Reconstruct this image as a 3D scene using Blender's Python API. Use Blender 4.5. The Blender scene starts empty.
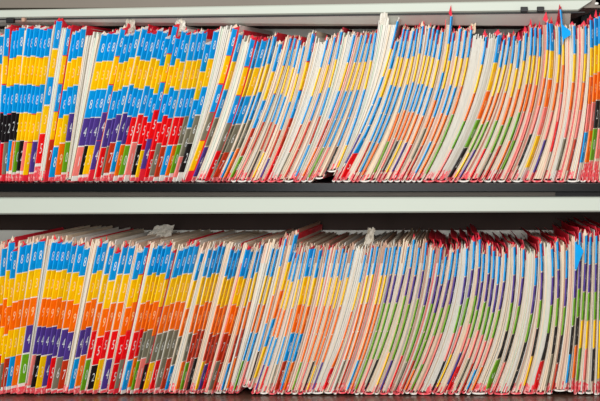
import bpy, math, random
from mathutils import Vector
random.seed(11)
scene = bpy.context.scene
col = scene.collection

# ------------------------------------------------------------------ scale
S = 0.00156            # metres per unit on the front plane of the shelves (one unit = 1.56 mm)
AX, AY = 475.0, 105.0  # the camera axis meets the front plane here (units)
D = 2.6                # camera distance
Z0 = 1.35
MM = 0.001
DEPTH = 0.235

def W(u, v, d=0.0):
    """u to the right, v downwards (both in units), d metres into the shelf."""
    return ((u - AX) * S, d, Z0 + (AY - v) * S)

def lerp(a, b, t): return a + (b - a) * t
def interp(x, pts):
    if x <= pts[0][0]: return pts[0][1]
    for (x0, y0), (x1, y1) in zip(pts, pts[1:]):
        if x <= x1: return lerp(y0, y1, (x - x0) / (x1 - x0))
    return pts[-1][1]

# ------------------------------------------------------------------ materials
def lin(c):
    return tuple(((v/255/12.92) if v/255 <= .04045 else ((v/255+.055)/1.055)**2.4) for v in c) + (1.0,)

MATS = {}
def mat(name, rgb, rough=.6, spec=.3, var=.06, scale=60, metal=0.0, bump=0.0, stretch=(1, 1, 1)):
    m = bpy.data.materials.new(name); m.use_nodes = True
    nt = m.node_tree; b = nt.nodes['Principled BSDF']
    b.inputs['Roughness'].default_value = rough
    b.inputs['Specular IOR Level'].default_value = spec
    b.inputs['Metallic'].default_value = metal
    tc = nt.nodes.new('ShaderNodeTexCoord')
    mp = nt.nodes.new('ShaderNodeMapping'); mp.inputs['Scale'].default_value = stretch
    nz = nt.nodes.new('ShaderNodeTexNoise'); nz.inputs['Scale'].default_value = scale; nz.inputs['Detail'].default_value = 4
    rp = nt.nodes.new('ShaderNodeValToRGB')
    c = lin(rgb)
    rp.color_ramp.elements[0].position = .3; rp.color_ramp.elements[1].position = .7
    rp.color_ramp.elements[0].color = tuple(max(0, v*(1-var)) for v in c[:3]) + (1,)
    rp.color_ramp.elements[1].color = tuple(min(1, v*(1+var)) for v in c[:3]) + (1,)
    nt.links.new(tc.outputs['Object'], mp.inputs['Vector'])
    nt.links.new(mp.outputs['Vector'], nz.inputs['Vector'])
    nt.links.new(nz.outputs['Fac'], rp.inputs['Fac'])
    nt.links.new(rp.outputs['Color'], b.inputs['Base Color'])
    if bump:
        bp = nt.nodes.new('ShaderNodeBump'); bp.inputs['Strength'].default_value = bump; bp.inputs['Distance'].default_value = .001
        nt.links.new(nz.outputs['Fac'], bp.inputs['Height']); nt.links.new(bp.outputs['Normal'], b.inputs['Normal'])
    MATS[name] = m
    return m

LABELCOL = {
 8: ('blue',   (0, 156, 228)), 3: ('yellow', (255, 200, 0)), 9: ('orange', (255, 116, 2)),
 2: ('black',  (30, 26, 28)),  4: ('purple', (82, 58, 144)), 5: ('red', (240, 14, 22)),
 6: ('gray',   (132, 126, 106)), 7: ('rust', (200, 56, 22)), 0: ('green', (108, 168, 24)),
 1: ('pink',   (246, 130, 120)),
}
for d, (n, c) in LABELCOL.items():
    mat('label_' + n, c, rough=.42, spec=.2, var=.06, scale=90)
mat('digit_pale', (255, 226, 168), rough=.5, var=.02)
mat('digit_white', (236, 240, 240), rough=.5, var=.02)
mat('cover_white', (240, 234, 226), rough=.6, var=.05, scale=80)
mat('cover_cream', (228, 210, 188), rough=.65, var=.05, scale=80)
mat('cover_red', (232, 40, 58), rough=.5, var=.10, scale=40)
mat('cover_dark_red', (214, 36, 60), rough=.5, var=.14, scale=40)
mat('cover_pink', (244, 88, 98), rough=.55, var=.16, scale=220)
for e_, c_ in zip(MATS['cover_pink'].node_tree.nodes['Color Ramp'].color_ramp.elements, ((244, 82, 94), (248, 214, 204))): e_.color = lin(c_)
MATS['cover_pink'].node_tree.nodes['Color Ramp'].color_ramp.elements[0].position = .48
mat('paper_white', (218, 213, 202), rough=.7, var=.05, scale=70, stretch=(6, 1, .3))
mat('paper_cream', (228, 208, 182), rough=.7, var=.05, scale=70, stretch=(6, 1, .3))
mat('paper_peach', (230, 196, 174), rough=.7, var=.05, scale=70, stretch=(6, 1, .3))
mat('paper_grey', (196, 188, 174), rough=.7, var=.06, scale=70, stretch=(6, 1, .3))
mat('paper_green', (202, 214, 196), rough=.7, var=.05, scale=70)
mat('paper_tan', (188, 150, 128), rough=.7, var=.08, scale=70)
mat('paper_rose', (226, 120, 116), rough=.6, var=.2, scale=300)
mat('shelf_black', (5, 7, 9), rough=.24, spec=.18, var=.05, scale=20)
mat('door_white', (188, 195, 183), rough=.45, spec=.4, var=.012, scale=8)
mat('wall_brown', (58, 43, 37), rough=.7, var=.12, scale=14)
mat('lip_white', (240, 240, 232), rough=.55, var=.02, scale=8)
mat('frame_taupe', (118, 110, 100), rough=.5, var=.06, scale=6)
mat('underside_grey', (222, 224, 216), rough=.45, var=.06, scale=6)
mat('clip_black', (18, 18, 20), rough=.5, var=.05)
mat('metal_grey', (150, 150, 146), rough=.35, spec=.5, var=.05, metal=.4)
mat('shelf_brown', (84, 58, 46), rough=.28, spec=.6, var=.15, scale=25)

# ------------------------------------------------------------------ mesh builder
class MB:
    def __init__(self): self.v = []; self.f = []; self.m = []; self.slots = []
    def slot(self, name):
        if name not in self.slots: self.slots.append(name)
        return self.slots.index(name)
    def face(self, idx, mname): self.f.append(tuple(idx)); self.m.append(self.slot(mname))
    def rings(self, rings, mats, cap=True):
        """rings: lists of k points each (closed loops); mats: one name per gap between rings."""
        k = len(rings[0]); base = len(self.v)
        for r in rings: self.v += [tuple(p) for p in r]
        for i in range(len(rings) - 1):
            mi = mats if isinstance(mats, str) else mats[i]
            for j in range(k):
                a = base + i*k + j; b = base + i*k + (j+1) % k
                self.face((a, b, b + k, a + k), mi)
        if cap:
            m0 = mats if isinstance(mats, str) else mats[0]; m1 = mats if isinstance(mats, str) else mats[-1]
            self.face([base + j for j in reversed(range(k))], m0)
            self.face([base + (len(rings)-1)*k + j for j in range(k)], m1)
    def box(self, lo, hi, mname):
        x0, y0, z0 = lo; x1, y1, z1 = hi
        self.rings([[(x0,y0,z0),(x1,y0,z0),(x1,y1,z0),(x0,y1,z0)], [(x0,y0,z1),(x1,y0,z1),(x1,y1,z1),(x0,y1,z1)]], mname)
    def build(self, name, parent=None, origin=(0, 0, 0), bevel=0.0, smooth=False):
        me = bpy.data.meshes.new(name)
        ox, oy, oz = origin
        me.from_pydata([(x-ox, y-oy, z-oz) for x, y, z in self.v], [], self.f)
        for s in self.slots: me.materials.append(MATS[s])
        me.polygons.foreach_set('material_index', self.m)
        if smooth: me.polygons.foreach_set('use_smooth', [True]*len(self.f))
        me.update()
        o = bpy.data.objects.new(name, me); col.objects.link(o)
        if parent is not None: o.parent = parent
        if bevel:
            md = o.modifiers.new('bevel', 'BEVEL'); md.width = bevel; md.segments = 2; md.limit_method = 'ANGLE'
        return o

def empty(name, loc):
    o = bpy.data.objects.new(name, None); col.objects.link(o); o.location = loc
    o.empty_display_size = .02
    return o

# ------------------------------------------------------------------ digit outlines (font geometry -> triangles in a unit box)
GLYPH = {}
def glyph(ch):
    if ch not in GLYPH:
        cu = bpy.data.curves.new('digit_' + ch, 'FONT'); cu.body = ch; cu.resolution_u = 2
        ob = bpy.data.objects.new('digit_' + ch, cu); col.objects.link(ob)
        dg = bpy.context.evaluated_depsgraph_get()
        me = bpy.data.meshes.new_from_object(ob.evaluated_get(dg))
        vs = [tuple(v.co) for v in me.vertices]; fs = [tuple(p.vertices) for p in me.polygons]
        bpy.data.objects.remove(ob); bpy.data.curves.remove(cu); bpy.data.meshes.remove(me)
        x0 = min(v[0] for v in vs); x1 = max(v[0] for v in vs); y0 = min(v[1] for v in vs); y1 = max(v[1] for v in vs)
        wr = min(1.0, (x1-x0)/(y1-y0)/.62)
        GLYPH[ch] = ([(.5 + ((x-x0)/(x1-x0) - .5)*wr, (y-y0)/(y1-y0)) for x, y, z in vs], fs)
    return GLYPH[ch]

# ------------------------------------------------------------------ the rows: number on the labels, lean (u at label height near the base, u at the top label), top of the labels
UP = [  # number, u_low, u_high, v_top
 (83823,-7,1,36),(83824,.5,7.3,28.5),(83825,2.5,14.3,31),(83826,5.5,17.5,30),(83828,10.5,20.8,28),(83829,13.5,28,28.5),(83830,17,31,29),(83832,21,35,28),
 (83831,25,40.5,29),(83833,28.5,44.5,30),(83834,33.5,48,28.5),(83835,39,56,21),(83837,49.5,67,28),(83838,55,74,34),(83839,60.5,77,31),(83840,66,81.5,29),(83841,79,103,34),
 (83842,85.5,109,33),(83843,89,113.5,33),(83844,95.5,120.5,28.5),(83845,102,125,35),(83846,107,130,34),(83847,109.8,135,30),(83848,115.5,141.5,28.5),
 (83849,120.5,146,32),(83850,125,151.5,33),(83851,131,157,30),(83852,137.5,162.5,32),(83853,142,166.5,38),(83854,146,172,26),(83855,151.5,177,38),
 (83856,156,182,31),(83857,161,186,34),(83858,167,192.5,33),(83859,172,198.5,33),(83860,176,202.7,32),(83861,181.5,208,44),(83862,185.5,214,31),
 (83863,196.5,232,28),(83864,202,238.5,34),(83865,216.5,252.5,39),(83866,220,258,41),(83867,224,263.5,40),(83868,230.5,269,39),(83869,234,273.5,36),
 (83870,241,281,44),(83871,248,290,38),(83872,257.5,294.5,38),(83873,262,299.5,40),(83874,269.5,305,46),(83875,276,312,34),(83876,287,326.7,40),
 (83877,294.5,334,37),(83878,304,339.7,32),(83879,312,352.7,35),(83880,318.5,360,35),(83881,324,365,35),(83882,332.5,369.7,34),(83883,341.5,374.5,33),
 (83884,348,392.5,21),(83885,354,397,41),(83887,362.5,401.5,29),(83888,367,405.5,30),(83889,371,411.5,31),(83890,381,415.5,29),(83891,386,421,26),
 (83892,389.5,427.7,28),(83893,393.5,431.7,28),(83894,399,436,30),(83895,405,441.5,32),(83896,412,448.7,16),(83897,416,452.5,33),(83898,423,459,29),
 (83899,428,464.6,31),(83900,434,470,30),(83901,447,485.6,37),(83902,460,498.6,35),(83903,466,504,40),(83904,470.5,509,37),(83905,480.5,514,36),
 (83906,488.5,520,41),(83907,494.5,526,33),(83909,502.5,531.5,28),(83910,507,535.5,28),(83911,515,540.5,29),(83912,521.5,548,22),(83913,530.5,552,23),
 (83914,539,560,27),(83915,549,563.5,9),(83916,560,575,26),(83917,571,586,26),(83918,582,592,20),(83919,587.5,596.5,18),(83920,591.5,600.5,16),(83921,597,605,16),(83922,603,610,16)]
LO = [
 (83934,-5,4,249),(83935,-.5,10.5,243),(83936,3,14.5,251),(83937,6.5,21.5,246),(83938,11.5,27,244.5),(83939,17,33.8,243),(83940,24,39.5,241.5),(83941,33,52,242.5),
 (83942,37,56.5,242.5),(83943,42,61.5,243.5),(83944,47.5,66.5,242.5),(83945,52.5,72,245),(83946,58.5,78.5,245),(83947,64.5,85,248.5),(83948,75.5,97.7,246),
 (83949,81,102,243),(83950,87,109.5,247),(83952,94.5,116,253),(83953,100,123,247),(83954,108,129.8,247),(83955,116,139,252),(83956,121,144.5,247),
 (83958,128.5,153,248),(83959,134,157.5,245),(83960,137.5,161.8,248),(83961,141.5,166,246),(83962,146,172,252),(83963,150.8,179,250),(83965,156.5,183.5,248),
 (83966,162,188.5,246),(83967,167,193.5,246),(83968,172,201,253),(83969,182,208,249),(83970,186.5,213,250),(83971,189.8,217,246),(83972,193.5,221,246),(83973,202,230,249),
 (83974,205.3,233.7,252),(83975,209,237.3,249.5),(83976,216.5,245.7,249),(83977,220,250,251),(83978,228,256,251),(83979,233,259.5,245),(83980,241,271,248),
 (83981,246,275.5,249),(83982,254,282,239),(83983,258.5,290.5,234.5),(83984,263,294,252),(83985,267.5,298,254),(83986,276,303.5,252),(83987,283,309.7,249),
 (83988,287.5,313.5,249),(83989,291.5,319.5,250),(83990,299.5,327,250),(83991,306,335.5,250),(83992,311.5,341.5,249),(83993,315,345.5,253),(83994,320.5,352,250),
 (83995,333,365,255),(83996,342,371,248),(83997,346.5,376,247),(83998,355.5,385,248),(83999,359,389,248),(84000,364,393.8,247),(84001,369,398.6,247),
 (84002,374,406.6,247),(84003,383.5,412,240),(84004,389,418,248),(84005,397.5,425,243),(84006,404,433,250),(84007,411,440.6,248),(84009,415,446,257),
 (84010,421,452.5,252),(84011,428.5,457.5,249),(84012,441.5,467,249),(84013,445.5,473.7,242),(84014,454.5,480,240),(84015,458.5,484,254),(84016,465,489.7,246),
 (84017,471,494.3,251),(84018,476,499.6,257),(84019,481.5,506,254),(84020,496,515,247),(84021,502.5,524,250),(84022,518,536.7,258),(84023,529,542,244),
 (84025,541,553,249),(84026,550,558.5,242),(84027,556.5,567,251),(84028,568.5,576.3,242),(84029,574.2,580,233),(84030,578.3,586,236),(84031,585,590.3,237),
 (84032,593,596.5,236),(84033,599,602,236),(84034,606,609,236)]

def bow_up(u): return interp(u, [(140, 0), (240, -.0010), (330, -.0011), (466, -.0018), (530, -.0017), (582, -.0008), (605, -.0002)])
def bow_lo(u): return interp(u, [(180, 0), (300, -.0006), (400, -.0012), (460, -.0018), (540, -.0013), (575, -.0003), (605, 0)])
def wid_up(u): return interp(u, [(160, 5.6), (215, 4.4), (255, 2.8), (290, 1.9), (300, 1.6), (560, 1.5), (585, 1.7), (598, 3.6)])
def wid_lo(u): return interp(u, [(110, 5.6), (180, 4.4), (230, 2.8), (270, 2.1), (310, 1.6), (600, 1.5)])
WIDE_UP = {83863: 6.0, 83865: 5.2, 83867: 4.8, 83870: 3.4, 83875: 3.2, 83902: 3.2, 83913: 3.0, 83885: 2.4}
WIDE_LO = {83976: 4.4, 83987: 4.0, 83983: 3.2, 83950: 4.6, 83989: 3.0}
FLARE = {83885: 6.5, 84020: 6.0, 84015: 4.0, 83995: 4.5, 84025: 4.5}
LIFT = {83883: 10, 83882: 3, 83982: 7, 83983: 6, 84028: 3.5, 84029: 3}
REDTOP = {83982, 83983, 83981, 83978, 83979, 83965, 83975, 83934, 83935, 83947}
REDEDGE = {83824, 83826, 83837, 83844, 83854, 83863, 83865, 83833, 83956, 83962, 83871, 83875}
TALLRED = {83896: 12, 83912: 11, 83884: 0, 83915: 0, 83901: 8}
def yaw(u): return interp(u, [(-60, 17), (250, 17), (440, 0), (620, -12)])

TS = [0, 3, 7, 12, 18, 26, 36, 48, 62, 78, 96, 114, 132, 150, 165, 185]

def solve(rows, vb, tlo, thi, bow, wid, wide):
    out = []
    for n, ul, uh, vt in rows:
        b = bow(ul)
        a = ((uh - ul) - b*(thi**2 - tlo**2)) / (thi - tlo)
        f = (lambda t, ul=ul, a=a, b=b: ul + a*(t - tlo) + b*(t*t - tlo*tlo))
        out.append(dict(n=n, vt=vt, c=[f(t) for t in TS], w=wide.get(n, wid(uh) * random.uniform(.82, 1.12)), vb=vb))
    for i, f in enumerate(out):
        nb = [o['vt'] for o in out[max(0, i-3):i+4]]
        f['line'] = vb - (sum(nb)/len(nb) * .6 + min(nb[max(0, min(3, i)-1):][:3]) * .0 + f['vt'] * .4)
    for i in range(1, len(out)):
        for k in range(len(TS)):
            out[i]['c'][k] = max(out[i]['c'][k], out[i-1]['c'][k] + 2.6)
    return out

def at(vals, t):
    return interp(t, list(zip(TS, vals)))

DR = 0.011   # how far a tab stands out in front of its folder
def X(u, d):
    return (u + yaw(u) * d / DEPTH - AX) * S
def P(u, t, d, vb):
    return (X(u, d), d, Z0 + (AY - (vb - t)) * S)

def make_folder(f, prev_root, shelf_word, group, up):
    n = f['n']; vb = f['vb']; digits = [int(c) for c in str(n)]
    rnd = random.Random(n)
    lift = LIFT.get(n, 0 if up else rnd.uniform(0, 1.3))
    ltop = vb - f['vt']
    line = f['line']
    roof = vb - 24.5 if up else min(vb - 219, line + (7 if at(f['c'], 130) < 430 else 10))
    u_mid = at(f['c'], 130)
    fl = FLARE.get(n, 0)
    def wv(t): return f['w'] + (max(0, fl * (1 - abs(t - (20 if fl else 0)) / 30.0)) if fl else 0)
    def front(t): return at(f['c'], t) - wv(t)/2
    def root(t):
        p = at(f['c'], t) + f['w']/2
        return AX + (p - AX) * (D + DR) / D - yaw(p) * DR / DEPTH
    rootv = [root(t) for t in TS]
    leftv = [at(prev_root, t) + .5 for t in TS] if prev_root else [r - 9 for r in rootv]
    basez = Z0 + (AY - vb) * S
    e = empty('record_folder', (X(rootv[0], .02), .02, basez))
    O = tuple(e.location)
    cn = [LABELCOL[d][0] for d in digits]
    e['label'] = 'record folder on the %s shelf with %s, %s, %s, %s and %s tab labels' % ((shelf_word,) + tuple(cn))
    e['category'] = 'folder'; e['group'] = group
    right_side = u_mid > 285
    cover_m = 'cover_cream' if (u_mid > 230 and rnd.random() < .75) else 'cover_white'
    red_m = 'cover_red' if (u_mid < 250 or rnd.random() < .45) else 'cover_dark_red'

    # ---- cover: two leaves and the fold between them
    m = MB()
    top_red = 9 if rnd.random() < .8 else 0
    ctop = max(ltop + 2, line + rnd.uniform(3, 7)) if not up else ltop + rnd.uniform(2, 6)
    h = .26
    ftop = {True: interp(u_mid, [(0, 2.0), (250, 1.0), (430, 1.0), (520, 3.0), (610, 4.0)]),
            False: interp(u_mid, [(0, 1.5), (250, 1.0), (420, 2.0), (450, 5.5), (610, 6.5)])}[up] * rnd.uniform(.5, 1.3)
    if not up and u_mid < 430:
        if n in REDTOP or rnd.random() < .09: ftop = 4.0; top_red = 9; ctop += 2
        else:
            ftop = .6; top_red = 0
            if rnd.random() < .5: ctop -= 3
    elif not up:
        ftop = rnd.uniform(6, 11); top_red = 9; ctop += rnd.uniform(1, 5)
    def leaf(getu, d0, top, flop, redm, th=h):
        ts = [t for t in TS if lift + 1 < t < top - 14] + [top - 10, top - 5, top]
        ts = [lift + .8] + ts
        rings = []; mats = []
        for i, t in enumerate(ts):
            u = getu(t)
            k = max(0.0, (t - (top - 10)) / 10.0)
            tb = min(t, roof)
            dd0 = d0 + (0.004 * k)
            ring = []
            for d in (dd0, dd0 + .03, DEPTH*.55, DEPTH):
                fl_ = -flop * k * k * min(1, (d - dd0) / .05 + .25)
                ring.append(P(u + th + fl_, t if d < .02 else tb, d, vb))
            for d in (DEPTH, DEPTH*.55, dd0 + .03, dd0):
                fl_ = -flop * k * k * min(1, (d - dd0) / .05 + .25)
                ring.append(P(u - th + fl_, t if d < .02 else tb, d, vb))
            rings.append(ring)
            if i: mats.append(redm if (t > top - 9.5 and top_red) else ('cover_pink' if t <= 13 else cover_m))
        m.rings(rings, mats)
    leaf(lambda t: at(rootv, t) - .45, DR - .0005, ctop, ftop, red_m)
    dl = .004 if right_side else DR
    leaf(lambda t: at(leftv, t) + .45, dl, ctop - rnd.uniform(2, 6), min(ftop, 1.0), red_m)
    # the fold under the papers: a shallow U from leaf to leaf
    N = 7; lo = []; hi = []
    ul, ur = at(leftv, lift) + .3, at(rootv, lift) - .3
    for k in range(N):
        q = k / (N - 1); u = lerp(ul, ur, q); dip = 1.0 - (2*q - 1)**2
        lo.append((u, lift + .9 - .85 * dip)); hi.append((u, lift + 2.3 - .9 * dip))
    loop = lo + hi[::-1]
    m.rings([[P(u, t, dl, vb) for u, t in loop], [P(u, t, DEPTH, vb) for u, t in loop]], 'cover_pink' if rnd.random() < .45 else 'cover_white')
    # turned-up red corner at the front of the top edge
    tri = TALLRED.get(n, None)
    if tri is None and up and u_mid > 495: tri = rnd.uniform(5, 11)
    elif tri is None and up and u_mid < 235 and rnd.random() < .75: tri = rnd.uniform(2.5, 4.5)
    elif tri is None and not up and u_mid < 440: tri = rnd.uniform(4, 7.5)
    elif tri is None and up and rnd.random() < .8: tri = rnd.uniform(3, 6)
    elif tri is None and not up and u_mid > 440 and rnd.random() < .7: tri = rnd.uniform(4, 7)
    if tri:
        t0, t1 = ltop - 2, ltop + tri
        ua, ub = at(rootv, ltop) - f['w'] - rnd.uniform(2.0, 3.6), at(rootv, ltop) - .5
        if up and u_mid > 495: ua -= rnd.uniform(1.0, 3.0)
        ua = max(ua, at(leftv, ltop) + 1.2)
        um = lerp(ua, ub, rnd.uniform(.45, .8))
        a0, b0, c0, d0_ = [P(u, t, d, vb) for u, t, d in ((ua, t0 + tri*.45, .0135), (ub, t0, .0115), (ub, t0 + tri*.4 , .0115), (um, t1, .0125))]
        back = [(p[0], p[1] + .0006, p[2]) for p in (a0, b0, c0, d0_)]
        m.rings([[a0, b0, c0, d0_], back], 'cover_dark_red' if tri > 8 else red_m if rnd.random() < (.85 if u_mid > 440 else .55 if u_mid < 260 else .35) else rnd.choice(('cover_cream', 'paper_peach', 'paper_tan')))
    m.build('cover', e, O)

    # ---- tab: the strip standing out at the front, carrying the labels
    def tabring(t, k0=0.0, k1=1.0, off=0.0, dt_front=0.0, dfront=0.0):
        uf, ur = front(t), at(rootv, t)
        th = .30
        pts = []
        for k, s in ((k1, 1), (k0, 1), (k0, -1), (k1, -1)):
            u = lerp(uf, ur, k) + s*(th + off)
            d = lerp(0.0, DR, k) - (dfront if k == k0 else 0)
            pts.append(P(u, t - (dt_front if k == k0 else 0), d, vb))
        return pts
    m = MB()
    lb = max(6.0, ltop - 144.5)
    ts = sorted(set([lift + 1.2, max(lift + 2.5, lb - 1)] + [t for t in TS if lb < t < ltop - 3] + [ltop - 1.5]))
    rings = [tabring(t) for t in ts] + [tabring(ltop + rnd.uniform(1.5, 3.5), dt_front=2.5)]
    base_m = 'cover_pink' if rnd.random() < (.8 if u_mid < 260 else .55) else cover_m
    tip_m = red_m if rnd.random() < (.45 if u_mid < 250 else .3) else cover_m
    if n in REDEDGE: base_m = tip_m = 'cover_red'
    mats = [base_m] + ['cover_red' if n in REDEDGE else cover_m]*(len(rings) - 3) + [tip_m]
    m.rings(rings, mats)
    tab = m.build('tab', e, O)
    tab['label'] = 'pale front tab with a column of five coloured number labels'

    for k, dgt in enumerate(digits):
        thi_ = ltop - k*28.2 + rnd.uniform(-.4, .4); tlo_ = thi_ - 27.3
        if k == 4: tlo_ -= rnd.uniform(1.0, 5.0)
        tlo_ = max(tlo_, lift + 5)
        name = LABELCOL[dgt][0]
        m = MB()
        steps = 5
        ts = [lerp(tlo_, thi_, i/(steps-1)) for i in range(steps)]
        m.rings([tabring(t, 0.0, .70 if n in REDEDGE else .93, .14 if u_mid < 270 else .26, dfront=.0004) for t in ts], 'label_' + name)
        vs, fs = glyph(str(dgt))
        b0 = len(m.v)
        for gx, gy in vs:
            t = lerp(tlo_, thi_, .33 + .34*gy)
            kk = .28 + .42*gx
            uf, ur = front(t), at(rootv, t)
            m.v.append(P(lerp(uf, ur, kk) + .30 + (.14 if u_mid < 270 else .26) + .07, t, lerp(0, DR, kk) - .00012, vb))
        for fc in fs: m.face([b0 + j for j in fc], 'digit_pale' if dgt in (3, 9) else 'digit_white')
        lo_ = m.build('color_label', tab, O)
        lo_['label'] = '%s label with a white number %d' % (name, dgt)

    if n in (83915, 84028):    # a label peeled away from its tab
        m = MB(); v0 = ltop - (15 if n == 83915 else 2)
        uc = front(v0) + 1
        if n == 83915: pts = [(uc - 1, v0 + 0, -.001), (uc + 7.5, v0 - 7, -.006), (uc + 8, v0 - 11, -.006), (uc + 1.5, v0 - 15, -.002), (uc, v0 - 22, -.001)]
        else: pts = [(uc - 1, v0 + 0, -.001), (uc + 3, v0 - 1, -.004), (uc + 6.5, v0 - 7, -.006), (uc + 2.5, v0 - 17, -.003), (uc - 0.5, v0 - 27, -.001)]
        ring = [P(u, t, d, vb) for u, t, d in pts]
        m.rings([ring, [(p[0], p[1] + .0005, p[2]) for p in ring]], 'label_blue')
        fl_ = m.build('peeled_label', tab, O); fl_['label'] = 'blue label corner peeling out from the tab'

    # ---- papers held in the folder
    m = MB()
    gap = at(f['c'], 80) - f['w']/2 - at(leftv, 80)
    shallow = gap > 1.8
    thick = at(rootv, 80) - at(leftv, 80)
    white = gap > 8.5 or u_mid < 225
    cnt = max(2, int(round((gap if shallow else thick) / 1.15)))
    for s in range(cnt):
        q0, q1 = (s + .08) / cnt, (s + .92) / cnt
        if shallow:
            lim = lambda t: max(at(leftv, t) + 1.6, front(t) - .45)
            d0 = rnd.uniform(.0015, .0075)
        else:
            lim = lambda t: at(rootv, t) - 1.0
            d0 = rnd.uniform(.0125, .016)
        r = rnd.random()
        if white: pm = 'paper_white' if r < .62 else 'paper_grey' if r < .72 else 'paper_green' if r < .8 else 'paper_cream'
        else: pm = 'paper_cream' if r < .40 else 'paper_white' if r < .58 else 'paper_peach' if r < .78 else 'paper_grey' if r < .87 else 'paper_tan' if r < .96 else 'paper_rose'
        if up: top = min(ltop + rnd.uniform(-4.0, 4.0), roof)
        elif u_mid > 430: top = max(line, ltop - 4) + rnd.uniform(-1, 5.5)
        else: top = max(line, ltop - 4) + rnd.uniform(1.5, 7.5)
        if n in (83884,): top = roof
        if n == 84022: top = ltop + rnd.uniform(2, 9)
        t0 = lift + rnd.uniform(1.6, 4.5)
        ts = [t0, t0 + rnd.uniform(5, 9)] + [t for t in TS if t0 + 10 < t < top - 6] + [top]
        rings = []
        for t in ts:
            a = lerp(at(leftv, t) + .95, lim(t), q0); b = lerp(at(leftv, t) + .95, lim(t), q1)
            dd = d0 + (rnd.uniform(0, .004) if t == top else 0)
            rings.append([P(b, t, dd, vb), P(b, t, DEPTH - .004, vb), P(a, t, DEPTH - .004, vb), P(a, t, dd, vb)])
        mats = [('cover_pink' if rnd.random() < .4 else pm)] + [pm]*(len(rings) - 2)
        if not up and u_mid < 300: mats[-1] = rnd.choice(('paper_cream', 'paper_peach', 'cover_cream'))  # warm tint on the paper tops stands in for light blocked by the door
        if not up and 270 < u_mid < 450 and rnd.random() < .5: mats[-1] = 'paper_tan'
        m.rings(rings, mats)
    m.build('paper_stack', e, O)
    return rootv

def build_row(rows, vb, tlo, thi, bow, wid, wide, word, group, up):
    prev = None
    for f in solve(rows, vb, tlo, thi, bow, wid, wide):
        prev = make_folder(f, prev, word, group, up)
build_row(UP, 182.3, 23, 137, bow_up, wid_up, WIDE_UP, 'upper', 'record folders on the upper shelf', True)
build_row(LO, 395.5, 25.5, 135, bow_lo, wid_lo, WIDE_LO, 'lower', 'record folders on the lower shelf', False)

# ------------------------------------------------------------------ the cabinet
XL, XR = -60, 680
cab = empty('filing_cabinet', W(310, 420, .12))
cab['label'] = 'metal filing cabinet with open shelves holding both rows of record folders'
cab['category'] = 'cabinet'
CO = tuple(cab.location)
BD = .262
def cbox(name, u0, u1, v0, v1, d0, d1, mname, bevel=0.0, label=None):
    m = MB(); a = W(u0, v1, d0); b = W(u1, v0, d1); m.box(a, b, mname)
    o = m.build(name, cab, CO, bevel)
    if label: o['label'] = label
    return o
cbox('shelf', XL, XR, 182.6, 191.6, -.012, BD, 'shelf_black', .0012, 'black glossy shelf edge between the two rows')
cbox('shelf', XL, XR, 396.0, 410, -.075, BD, 'shelf_brown', .001, 'dark brown shelf under the lower row')
cbox('back_panel', XL, XR, -40, 420, BD, BD + .01, 'wall_brown')
cbox('back_lip', XL, XR, 21.5, 182.6, BD - .006, BD, 'lip_white', .001)
cbox('back_lip', XL, XR, 242.5, 396, BD - .006, BD, 'lip_white', .001)
cbox('side_panel', XL - 4, XL, -40, 420, -.012, BD + .01, 'frame_taupe')
cbox('side_panel', XR, XR + 4, -40, 420, -.012, BD + .01, 'frame_taupe')
# retracted doors: only their pale front edges and undersides show
def door(u0, u1, v0l, v1l, v0r, v1r, d0, label):
    m = MB()
    prof = lambda u, v0, v1: [W(u, v0, d0 + .003), W(u, v0 + 1.2, d0), W(u, v1 - 1.6, d0), W(u, v1, d0 + .004), W(u, v1, BD - .008), W(u, v0, BD - .008)]
    ends = prof(u1, v0r, v1r)
    if u1 < 600: ends = [(x + (7 if k in (0, 5, 1) else -7) * S, y, z) for k, (x, y, z) in enumerate(ends)]
    m.rings([prof(u0, v0l, v1l), ends], 'door_white')
    o = m.build('retracted_door', cab, CO); o['label'] = label
    return o
door(XL, 586, 10.0, 18.6, -1.5, 10.2, .024, 'pale metal door edge above the upper row')
door(XL, XR, 197.4, 214.4, 196.6, 211.4, -.010, 'pale metal door edge below the black shelf')
cbox('upper_rail', XL, XR, -40, 7.0, .03, .05, 'frame_taupe', .001, 'taupe rail behind the top door edge')
cbox('lower_rail', XL, 556, 191.6, 197.4, .02, .035, 'frame_taupe', 0, 'taupe strip under the black shelf')
cbox('lower_rail', 556, XR, 191.6, 197.0, .012, .035, 'clip_black', 0, 'black strip under the right end of the shelf')
# groove strip under the front of the upper door and its black clips
m = MB()
m.rings([[W(XL, 18.6, .027), W(XL, 20.0, .027), W(XL, 20.0, .04), W(XL, 18.6, .04)], [W(586, 10.6, .027), W(586, 12.0, .027), W(586, 12.0, .04), W(586, 10.6, .04)]], 'clip_black')
o = m.build('groove_strip', cab, CO); o['label'] = 'thin black strip under the pale door edge'
for u, v in ((7, 20.0), (20.5, 19.4), (524.5, 8.8), (541, 8.6)):
    if u == 20.5: cbox('clip', u - 1.6, u + 1.6, v - 2.2, v + 1.8, .014, .026, 'paper_tan', .0006, 'small tan door catch')
    else: cbox('clip', u - 3.6, u + 3.6, v - 2.6, v + 2.4, .014, .026, 'clip_black', .0006, 'small black door clip')
m = MB()
m.rings([[W(XL, 20.0, .030), W(XL, 24.0, .062), W(XL, 19.0, .062)], [W(572, 12.0, .030), W(572, 24.0, .062), W(572, 11.0, .062)]], 'underside_grey')  # added wedge, tilted forward so the door's underside looks lit
o = m.build('light_catch_wedge', cab, CO); o['label'] = 'added grey wedge under the upper door, sloped to catch light'
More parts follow.
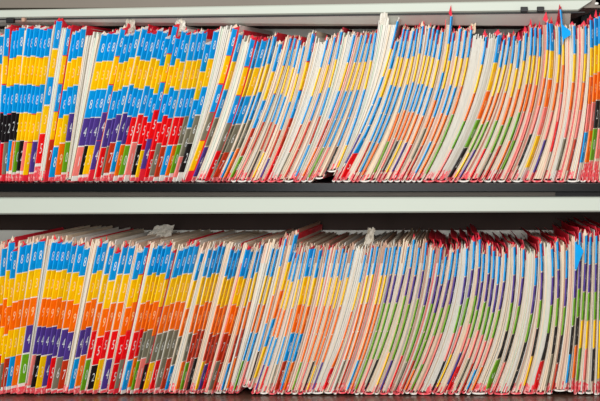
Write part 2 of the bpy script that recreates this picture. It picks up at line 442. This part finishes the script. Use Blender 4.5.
# slide bracket running to the back at the right end
m = MB()
def sect(u, v, d, h, t): return [W(u, v - h, d), W(u + t, v - h, d), W(u + t, v, d), W(u, v, d)]
m.rings([sect(597, 4, .03, 9, 13), sect(548, 19.5, .16, 7, 16)], 'metal_grey')
o = m.build('slide_bracket', cab, CO); o['label'] = 'grey slanting slide bracket at the right end of the upper bay'
m = MB(); m.box(W(588, 21, .175), W(655, -6, .245), 'clip_black')
o = m.build('slide_channel', cab, CO, .001); o['label'] = 'black slide channel behind the grey bracket'
m = MB(); c = W(598, 2.5, .04)
m.rings([[(c[0] + r*math.cos(a*math.pi/5)*S, c[1] - .0125 + y, c[2] + r*.7*math.sin(a*math.pi/5)*S) for a in range(10)] for r, y in ((2.2, .004), (2.0, .0), (1.0, -.0015))], 'lip_white')
o = m.build('bolt', cab, CO); o['label'] = 'pale bolt head on the grey bracket'

# ------------------------------------------------------------------ crumpled sheets poking out of the rows
def crumple(name, pts_u, v_lo, v_hi, d, mname, label, cat, seed, amp=.004, lean=0):
    r = random.Random(seed); m = MB(); nu, nv = 8, 6
    u0, u1 = pts_u
    for j in range(nv + 1):
        for i in range(nu + 1):
            q, s = i/nu, j/nv
            top = lerp(v_lo, v_hi, s) + (r.uniform(-1, 1.6) * s)
            uu = lerp(u0, u1, lerp(q, .5 + (q - .5)*.65, s)) + lean*s + r.uniform(-.5, .5)
            m.v.append(W(uu, top, d + r.uniform(-amp, amp) + .01*s))
    for j in range(nv):
        for i in range(nu):
            a = j*(nu+1) + i; m.face((a, a+1, a+nu+2, a+nu+1), mname)
    cx = W((u0+u1)/2, v_lo, d)
    o = m.build(name, None, cx); o.location = cx
    md = o.modifiers.new('thick', 'SOLIDIFY'); md.thickness = .0004
    o['label'] = label; o['category'] = cat
    return o
crumple('crumpled_sheet', (120, 133), 33, 18.5, .02, 'paper_grey', 'crumpled pale plastic sheet above the upper folders left of center', 'sheet', 3)
crumple('crumpled_sheet', (171, 184), 31, 18.0, .02, 'paper_white', 'crumpled white sheet poking up from the upper row beside red corner', 'sheet', 4)
crumple('crumpled_sheet', (466, 475), 33, 22.0, .02, 'paper_cream', 'crumpled cream sheet poking up on the upper row right of center', 'sheet', 5, lean=3)
crumple('crumpled_sheet', (378, 389), 34, 10.5, .016, 'paper_white', 'tall white sheets rising highest from the middle of the upper row', 'sheet', 6, .002)
crumple('crumpled_sheet', (362, 372), 248, 229.5, .03, 'paper_grey', 'crumpled grey plastic sheet on top of the lower row', 'sheet', 7, lean=3)
crumple('crumpled_sheet', (126, 154), 246, 231.5, .14, 'paper_white', 'flat white sheet lying across the tops of the lower folders', 'sheet', 8, lean=8)

# ------------------------------------------------------------------ light, world, camera
w = bpy.data.worlds.new('world'); scene.world = w; w.use_nodes = True
w.node_tree.nodes['Background'].inputs[0].default_value = (1.0, .985, .96, 1)
w.node_tree.nodes['Background'].inputs[1].default_value = .36
def area(name, loc, target, size, power, color=(1, 1, 1)):
    l = bpy.data.lights.new(name, 'AREA'); l.shape = 'RECTANGLE'; l.size, l.size_y = size; l.energy = power; l.color = color
    o = bpy.data.objects.new(name, l); col.objects.link(o); o.location = loc
    o.rotation_euler = (Vector(target) - Vector(loc)).to_track_quat('-Z', 'Y').to_euler()
    return o
area('flash_panel', (-.1, -2.5, 1.43), (-.25, 0, 1.3), (.7, .35), 18, (1, .985, .96))
area('upper_panel', (-.05, -2.2, 1.95), (-.25, 0, 1.2), (.8, .4), 19, (1, .985, .96))  # unseen fill added higher up to brighten the lower row's tops
area('low_panel', (-.38, -2.5, 1.09), (-.25, 0, 1.2), (.25, .25), 3.0, (.9, .96, 1))  # unseen small panel added for a highlight on the black shelf edge
area('high_fill_panel', (-.2, -1.5, 2.5), (-.25, .05, 1.2), (1.2, .6), 17, (1, .985, .96))  # unseen overhead fill added to brighten the folder tops

cam = bpy.data.cameras.new('camera'); co = bpy.data.objects.new('camera', cam); col.objects.link(co)
co.location = (0, -D, Z0); co.rotation_euler = (math.pi/2, 0, 0)
cam.sensor_fit = 'HORIZONTAL'; cam.sensor_width = 36
cam.lens = 36 * D / (600 * S)
cam.shift_x = (300 - AX) / 600
cam.shift_y = -(200.5 - AY) / 600
cam.clip_start = .05
scene.camera = co
scene.view_settings.view_transform = 'Standard'
scene.view_settings.look = 'None'
